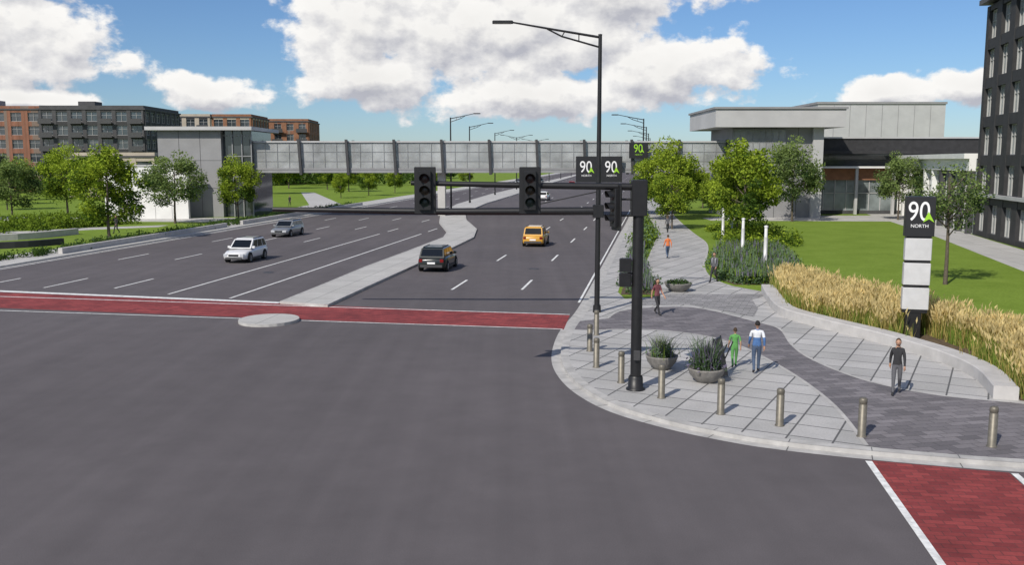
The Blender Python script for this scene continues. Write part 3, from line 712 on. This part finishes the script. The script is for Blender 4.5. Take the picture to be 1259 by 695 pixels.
# ------------------------------------------------------------ vehicles
def car(name,x,y,heading,paint,L=4.4,W=1.82,H=1.6,kind='suv'):
    m=MB();h=L/2;w=W/2;belt=.98 if kind=='suv' else .92;zb=.25
    hood=belt-.06
    st=[(-h,.42,belt-.22,w*.86),(-h+.08,.30,belt-.06,w*.94),(-h+.45,zb,belt,w),(-h+1.2,zb,belt,w),(0,zb,belt,w),(h-1.35,zb,hood,w),(h-.6,zb,hood-.09,w*.97),(h-.15,.28,hood-.22,w*.90),(h,.36,hood-.36,w*.80)]
    vs=[];fs=[]
    for (yy,b,t,ww) in st:
        mid=b+(t-b)*.55
        ringp=[(-ww*.93,b),(-ww*.99,b+.12),(-ww,mid),(-ww*.97,t-.08),(-ww*.88,t),(0,t+.03),(ww*.88,t),(ww*.97,t-.08),(ww,mid),(ww*.99,b+.12),(ww*.93,b)]
        for px,pz in ringp: vs.append((px,yy,pz))
    n=11
    for i in range(len(st)-1):
        for k_ in range(n): fs.append((i*n+k_,(i+1)*n+k_,(i+1)*n+(k_+1)%n,i*n+(k_+1)%n))
    fs.append(tuple(range(n)));fs.append(tuple(range((len(st)-1)*n+n-1,(len(st)-1)*n-1,-1)))
    m.add(vs,fs,paint,True)
    yr=-h+.12 if kind!='sedan' else -h+.7;yrt=yr+(.42 if kind!='sedan' else .75);yf=h-1.15;yft=yf-.85
    bz=belt-.02;tw=w*.74;bw_=w*.90
    B=[(-bw_,yr,bz),(bw_,yr,bz),(bw_,yf,bz),(-bw_,yf,bz)]
    mid=[(-tw-.06,yrt-.06,H-.1),(tw+.06,yrt-.06,H-.1),(tw+.06,yft+.14,H-.1),(-tw-.06,yft+.14,H-.1)]
    Tt=[(-tw+.08,yrt+.1,H),(tw-.08,yrt+.1,H),(tw-.08,yft-.1,H),(-tw+.08,yft-.1,H)]
    fs=[(8,9,10,11)]
    for r_ in (0,4):
        for k_ in range(4): fs.append((r_+k_,r_+(k_+1)%4,r_+4+(k_+1)%4,r_+4+k_))
    m.add(B+mid+Tt,fs,paint,False)
    def pane(a,b,c,d,u0,u1,v0,v1,off=.012,mat='carglass'):
        a,b,c,d=map(Vector,(a,b,c,d))
        def q(u,v): return (a*(1-u)+b*u)*(1-v)+(d*(1-u)+c*u)*v
        nn=(b-a).cross(d-a).normalized()*off
        m.add([q(u0,v0)+nn,q(u1,v0)+nn,q(u1,v1)+nn,q(u0,v1)+nn],[(0,1,2,3)],mat)
    for a,b in ((0,1),(2,3)): pane(B[a],B[b],mid[b],mid[a],.06,.94,.12 if a==2 else .18,.95)
    for a,b in ((1,2),(3,0)):
        segs=((.05,.25),(.29,.58),(.61,.9)) if a==1 else ((.1,.39),(.42,.71),(.75,.95))
        for u0,u1 in segs: pane(B[a],B[b],mid[b],mid[a],u0,u1,.12,.93)
    for s in (-1,1):
        m.tube([(s*(tw-.05),yrt+.1,H+.01),(s*(tw-.05),yft-.15,H+.01)],.025,'darkgrey',6)
        m.bbox(*sorted((s*(w*.93),s*(w*.93+.2))),yf-.35,yf-.2,belt+.0,belt+.16,paint,.02)
        m.bbox(*sorted((s*w*.62,s*w*.88)),-h-.02,-h+.3,belt-.30,belt-.1,'redlens',.02)
        m.bbox(*sorted((s*w*.50,s*w*.84)),h-.35,h+.005,hood-.42,hood-.24,'headlens',.02)
        m.box(*sorted((s*w*.90,s*(w+.004))),-h+1.1,h-1.2,zb-.03,zb+.1,'darkgrey')
        for wy in (-h+.82,h-.88):
            R=.34
            m.lathe([(0,s*.0),(R+.06,0),(R+.065,-s*.05)],(s*(w+.006),wy,.36),'tyre',20,axis='x')
            m.lathe([(0,s*.012),(R*.55,s*.012),(R*.6,s*.02)],(s*(w+.012),wy,.34),'darkgrey',16,axis='x')
            m.lathe([(R*.62,s*.035),(R*.66,s*.045),(R*.95,s*.04),(R,s*.0),(R,-s*.2),(0,-s*.2)],(s*(w+.0),wy,.34),'tyre',20,axis='x')
            m.lathe([(R*.50,s*.03),(R*.62,s*.04)],(s*w,wy,.34),'rim',20,axis='x')
            for j in range(5):
                t=2*math.pi*j/5;m.tube([(s*(w+.03),wy,.34),(s*(w+.035),wy+R*.55*math.cos(t),.34+R*.55*math.sin(t))],.028,'rim',5)
    m.bbox(-w*.8,w*.8,-h-.05,-h+.2,.34,.5,'darkgrey',.03);m.bbox(-w*.7,w*.7,h-.2,h+.03,.28,.44,'darkgrey',.03)
    m.bbox(-w*.42,w*.42,h-.14,h+.012,.50,.64,'black',.01)
    m.box(-.26,.26,-h-.03,-h+.1,belt-.42,belt-.30,'signwhite')
    o=m.obj(name);o.location=(x,y,.004);o.rotation_euler=(0,0,heading);return o
aL=math.pi-math.atan(.134);aR=-math.atan(.155)
car('hatchback_car',-19.6,67.4,aL,'carwhite',4.3,1.8,1.66,'suv')
car('station_wagon',-22.0,90,aL,'carsilver',4.7,1.82,1.55,'suv')
car('suv_car',-5.0,62.2,aR+.02,'carblack',4.6,1.88,1.62)
car('suv_car',2.1,80.0,aR,'caryellow',4.5,1.85,1.7)
car('suv_car',5.9,171,aR,'carwhite',4.6,1.85,1.65);car('sedan_car',-18.0,200,aL,'carwhite',4.6,1.82,1.5,'sedan')
car('sedan_car',17,262,aR,'carred',4.5,1.8,1.5,'sedan');car('sedan_car',9.5,310,aL,'carblack',4.5,1.8,1.5,'sedan')
car('sedan_car',-7,255,aL,'carred',4.5,1.8,1.5,'sedan');car('suv_car',42,390,aR,'carsilver');car('suv_car',26,330,aR,'carblack');car('sedan_car',2,300,aL,'carsilver',4.5,1.8,1.5,'sedan')

# ------------------------------------------------------------ people
def person(name,x,y,heading,Ht=1.75,top='grey_cloth',leg='black_cloth',skin='skin',hair='hair_brown',shoe='black_cloth',stride=.3,fem=False,long=False,sleeve='top',z=.126,bag=None,panel=None):
    s_=stride;sw=.155 if fem else .178
    V=[];R=[];E=[]
    def v(p,r,par=None):
        V.append(p);R.append(r if isinstance(r,tuple) else (r,r));i=len(V)-1
        if par is not None:E.append((par,i))
        return i
    pel=v((0,0,.96),(.145,.105));sp=v((0,.0,1.14),(.125 if not fem else .11,.095),pel);ch=v((0,0,1.33),(.155 if not fem else .135,.105),sp)
    nb=v((0,-.005,1.46),(.075,.065),ch);v((0,.01,1.545),(.052,.052),nb)
    hands=[]
    for sd in (-1,1):
        sh=v((sd*sw,0,1.42),.066,ch);f=-sd
        el=v((sd*(sw+.05),-.03+f*s_*.35,1.14),.046,sh);wr=v((sd*(sw+.055),.07+f*s_*.75,.92),.031,el)
        hands.append((sd,V[el],V[wr]))
        hp=v((sd*.085,0,.88),.092,pel)
        if sd>0: kn=v((sd*.09,s_*.62,.50),.064,hp);an=v((sd*.09,s_*1.0,.10),.043,kn);he=v((sd*.09,s_*1.0-.05,.045),.042,an);to=v((sd*.10,s_*1.0+.17,.04),.038,an)
        else: kn=v((sd*.09,s_*.10,.50),.064,hp);an=v((sd*.09,-s_*.95,.14+s_*.12),.043,kn);he=v((sd*.09,-s_*.95-.05,.09+s_*.12),.042,an);to=v((sd*.10,-s_*.95+.14,.04),.038,an)
    me=bpy.data.meshes.new('t');me.from_pydata(V,E,[]);o=bpy.data.objects.new('t',me);COL.objects.link(o)
    md=o.modifiers.new('s','SKIN');md.use_smooth_shade=True;
    for i,dv in enumerate(me.skin_vertices[0].data): dv.radius=R[i];dv.use_root=(i==0)
    sb=o.modifiers.new('u','SUBSURF');sb.levels=2;sb.render_levels=2
    dg=bpy.context.evaluated_depsgraph_get();em=bpy.data.meshes.new_from_object(o.evaluated_get(dg))
    vs=[tuple(p.co) for p in em.vertices];groups={}
    for p in em.polygons:
        c=p.center
        if c.z<.13 or (c.z<.2 and c.y<-.2 and s_>.15 and c.z<.16): mt=shoe
        elif c.z<.95 and abs(c.x)<.17: mt=leg
        elif c.z>1.475 and abs(c.x)<.09: mt=skin
        elif abs(c.x)>.17 and c.z<.95: mt=skin
        elif sleeve=='short' and abs(c.x)>sw+.02 and c.z<1.22: mt=skin
        else: mt=top
        if panel and mt==top and c.z>1.24 and abs(c.x)<.3: mt=panel
        groups.setdefault(mt,[]).append(tuple(p.vertices))
    bpy.data.objects.remove(o)
    m=MB()
    m.add(vs,[],top)
    for mt,fl in groups.items():
        k_=m.mi(mt)
        for f in fl: m.f.append(list(f));m.m.append(k_);m.sm.append(True)
    hz=1.655
    def hf(p):
        q=p.copy()
        if q.z<-.2: q.x*=1-.28*(-q.z-.2);q.y*=1-.1*(-q.z)
        return q
    m.ell((0,.015,hz),(.076,.095,.118),skin,16,12,hf)
    m.tube([(0,.105,hz+.01),(0,.128,hz-.028),(0,.108,hz-.035)],[.008,.015,.010],skin,6)
    for sd in (-1,1):
        m.ell((sd*.03,.098,hz+.005),(.012,.010,.007),'eye',8,6);m.ell((sd*.077,.005,hz-.01),(.012,.022,.032),skin,8,6)
    m.ell((0,.100,hz-.062),(.024,.009,.007),'lips',8,4)
    def hr(p):
        q=p.copy()
        if q.y>.25 and q.z<.45: q.y=.25+(q.y-.25)*.1; 
        if q.z<-.35: q.z=-.35
        return q
    m.ell((0,-.006,hz+.018),(.084,.104,.116),hair,16,12,hr)
    if long: m.tube([(0,-.07,hz+.02),(0,-.095,hz-.1),(0,-.10,hz-.22)],[.07,.065,.03],hair,10)
    for sd,e,wv in hands:
        d=(Vector(wv)-Vector(e)).normalized();w0=Vector(wv)
        side=Vector((0,1,0));side=(side-d*side.dot(d)).normalized()
        m.tube([w0-d*.03,w0+d*.02,w0+d*.07,w0+d*.095],[.027,.032,.036,.03],skin,8)
        inn=Vector((-sd,0,0))
        for j,ln_ in enumerate((.07,.078,.073,.058)):
            b0=w0+d*.085+side*(.028-.019*j);m.tube([b0,b0+d*ln_*.5+inn*.006,b0+d*ln_*.95+inn*.025],[.0095,.0088,.007],skin,6)
        b0=w0+d*.03+side*.03;m.tube([b0,b0+d*.03+side*.022,b0+d*.06+side*.024+inn*.012],[.012,.010,.008],skin,6)
    m.lathe([(.078,0),(.07,.035),(.062,.03)],(0,.0,1.475),top,14)
    if bag:
        m.bbox(-.15,.15,-.26,-.11,1.02,1.42,bag,.04)
        for sd in (-1,1): m.tube([(sd*.1,-.12,1.4),(sd*.11,0,1.46),(sd*.1,.12,1.38),(sd*.1,.1,1.15),(sd*.12,-.1,1.05)],.016,bag,5)
    o=m.obj(name);k_=Ht/1.77;o.scale=(k_,)*3;o.location=(x,y,z);o.rotation_euler=(0,0,heading);return o
PI=math.pi
person('walking_woman',11.9,27.8,PI-.4,1.74,'black_cloth','grey_cloth','skin','hair_brown',stride=.26,fem=True,long=True,panel=None)
person('walking_man',8.3,30.6,-.15,1.80,'blue_cloth','denim','skin','hair_black',stride=.2,panel='white_cloth')
person('walking_child',7.75,31.4,-.1,1.42,'green_cloth','green_cloth','skin','hair_brown',stride=.22,sleeve='short')
person('walking_woman',6.8,42.6,PI+.5,1.7,'maroon_cloth','black_cloth','skin','hair_black',stride=.3,fem=True,long=True,sleeve='short')
person('walking_man',12.0,54.2,PI-.6,1.78,'grey_cloth','black_cloth','skin','hair_black',stride=.32,bag='white_cloth')
person('walking_man',11.5,67.6,.2,1.75,'orange_cloth','denim','skin','hair_brown',stride=.25)
person('walking_woman',15.6,92,.1,1.7,'grey_cloth','black_cloth',stride=.25,fem=True)
person('walking_man',-39.2,91,PI-.3,1.78,'black_cloth','black_cloth',stride=.3)
person('walking_woman',-35.2,146,PI,1.72,'black_cloth','black_cloth',stride=.3,fem=True)

# ------------------------------------------------------------ world + sun + camera
sd=Vector((.56,.83,-.84)).normalized()
sun=bpy.data.lights.new('sun','SUN');sun.energy=4.3;sun.angle=math.radians(.5);sun.color=(1,.94,.85)
so=bpy.data.objects.new('sun',sun);COL.objects.link(so);so.rotation_euler=sd.to_track_quat('-Z','Y').to_euler();so.location=(0,0,50)
w=bpy.data.worlds.new('World');scene.world=w;w.use_nodes=True;nt=w.node_tree;nt.nodes.clear()
try:
    w.cycles.sampling_method='MANUAL';w.cycles.sample_map_resolution=256
except Exception as e: print(e)
out=nt.nodes.new('ShaderNodeOutputWorld');sky=nt.nodes.new('ShaderNodeTexSky');sky.sky_type='NISHITA';sky.sun_disc=False
sky.sun_elevation=math.radians(40);sky.sun_rotation=math.atan2(-.56,-.83)%(2*math.pi);sky.air_density=1.0;sky.dust_density=.2;sky.ozone_density=4.0
bg=nt.nodes.new('ShaderNodeBackground');bg.inputs[1].default_value=.085
tint=nt.nodes.new('ShaderNodeVectorMath');tint.operation='MULTIPLY';tint.inputs[1].default_value=(.76,.92,1.14);lk(nt,sky.outputs[0],tint.inputs[0]);lk(nt,tint.outputs[0],bg.inputs[0])
tc=nt.nodes.new('ShaderNodeTexCoord');sp=nt.nodes.new('ShaderNodeSeparateXYZ');lk(nt,tc.outputs['Generated'],sp.inputs[0])
az=mathn(nt,'ARCTAN2',sp.outputs[0],sp.outputs[1]);el=mathn(nt,'ARCSINE',sp.outputs[2])
cv=nt.nodes.new('ShaderNodeCombineXYZ');lk(nt,az,cv.inputs[0]);lk(nt,el,cv.inputs[1])
ELL=[(.0,.135,.20,.075),(-.16,.14,.09,.07),(.10,.18,.14,.05),(-.14,.085,.09,.040),(.16,.095,.11,.040),(.03,.07,.16,.03),
     (-.50,.115,.12,.055),(-.51,.18,.12,.04),(-.31,.070,.065,.020),(-.49,.058,.09,.012),(.38,.066,.075,.018),(.47,.072,.07,.020)]
def dens(p):
    cur=None
    for (ca,ce,ra,re) in ELL:
        a=nt.nodes.new('ShaderNodeVectorMath');a.operation='MULTIPLY_ADD';a.inputs[1].default_value=(1/ra,1/re,0);a.inputs[2].default_value=(-ca/ra,-ce/re,0);lk(nt,p,a.inputs[0])
        l=nt.nodes.new('ShaderNodeVectorMath');l.operation='LENGTH';lk(nt,a.outputs[0],l.inputs[0]);d=l.outputs['Value']
        cur=d if cur is None else mathn(nt,'SMOOTH_MIN',cur,d,.2)
    d=mathn(nt,'MULTIPLY',mathn(nt,'SUBTRACT',1.0,mathn(nt,'MINIMUM',cur,2.2)),1.5)
    st=nt.nodes.new('ShaderNodeVectorMath');st.operation='MULTIPLY';st.inputs[1].default_value=(1,1.35,1);lk(nt,p,st.inputs[0])
    n1=noise(nt,st.outputs[0],14,8,.58)
    vo=nt.nodes.new('ShaderNodeTexVoronoi');vo.voronoi_dimensions='2D';vo.feature='F1';vo.inputs['Scale'].default_value=30
    lk(nt,st.outputs[0],vo.inputs['Vector'])
    puff=mathn(nt,'SUBTRACT',.4,vo.outputs['Distance'])
    return mathn(nt,'ADD',mathn(nt,'ADD',d,mathn(nt,'MULTIPLY',mathn(nt,'SUBTRACT',n1,.5),3.4)),mathn(nt,'MULTIPLY',puff,.45)),st.outputs[0]
d1,stv=dens(cv.outputs[0])
of=nt.nodes.new('ShaderNodeVectorMath');of.operation='ADD';of.inputs[1].default_value=(-.006,.013,0);lk(nt,cv.outputs[0],of.inputs[0])
d2,_=dens(of.outputs[0])
far=mrange(nt,mathn(nt,'ABSOLUTE',az),.62,.8,0,1)
gen=mathn(nt,'MULTIPLY',mathn(nt,'SUBTRACT',noise(nt,stv,3.0,5,.55),.52),8.0)
dd=mathn(nt,'ADD',mathn(nt,'MULTIPLY',d1,mathn(nt,'SUBTRACT',1.0,far)),mathn(nt,'MULTIPLY',gen,far))
alpha=mrange(nt,dd,-.05,.35,0,1);alpha.node.interpolation_type='SMOOTHSTEP'
rel=mathn(nt,'SUBTRACT',d1,d2)
lit=mrange(nt,rel,-.75,.28,0,1)
thick=mrange(nt,d1,.3,1.8,1.0,.88)
ccol=mixcol(nt,lit,(.50,.51,.57),(1.0,.985,.96))
ccol=mulcol(nt,ccol,thick)
bg2=nt.nodes.new('ShaderNodeBackground');lk(nt,ccol,bg2.inputs[0]);bg2.inputs[1].default_value=.98
mx=nt.nodes.new('ShaderNodeMixShader')
hz_=mrange(nt,el,.0,.03,.0,1);lk(nt,mathn(nt,'MULTIPLY',alpha,hz_),mx.inputs[0])
lk(nt,bg.outputs[0],mx.inputs[1]);lk(nt,bg2.outputs[0],mx.inputs[2]);lk(nt,mx.outputs[0],out.inputs[0])

cam=bpy.data.cameras.new('Camera');co=bpy.data.objects.new('Camera',cam);COL.objects.link(co);scene.camera=co
cam.sensor_width=36;cam.lens=36*1130/1259;co.location=(0,0,7.3);co.rotation_euler=(math.pi/2-math.atan(150/1130),0,0);cam.clip_end=8000;cam.clip_start=.1
scene.view_settings.view_transform='Standard';scene.view_settings.look='None';scene.view_settings.exposure=0
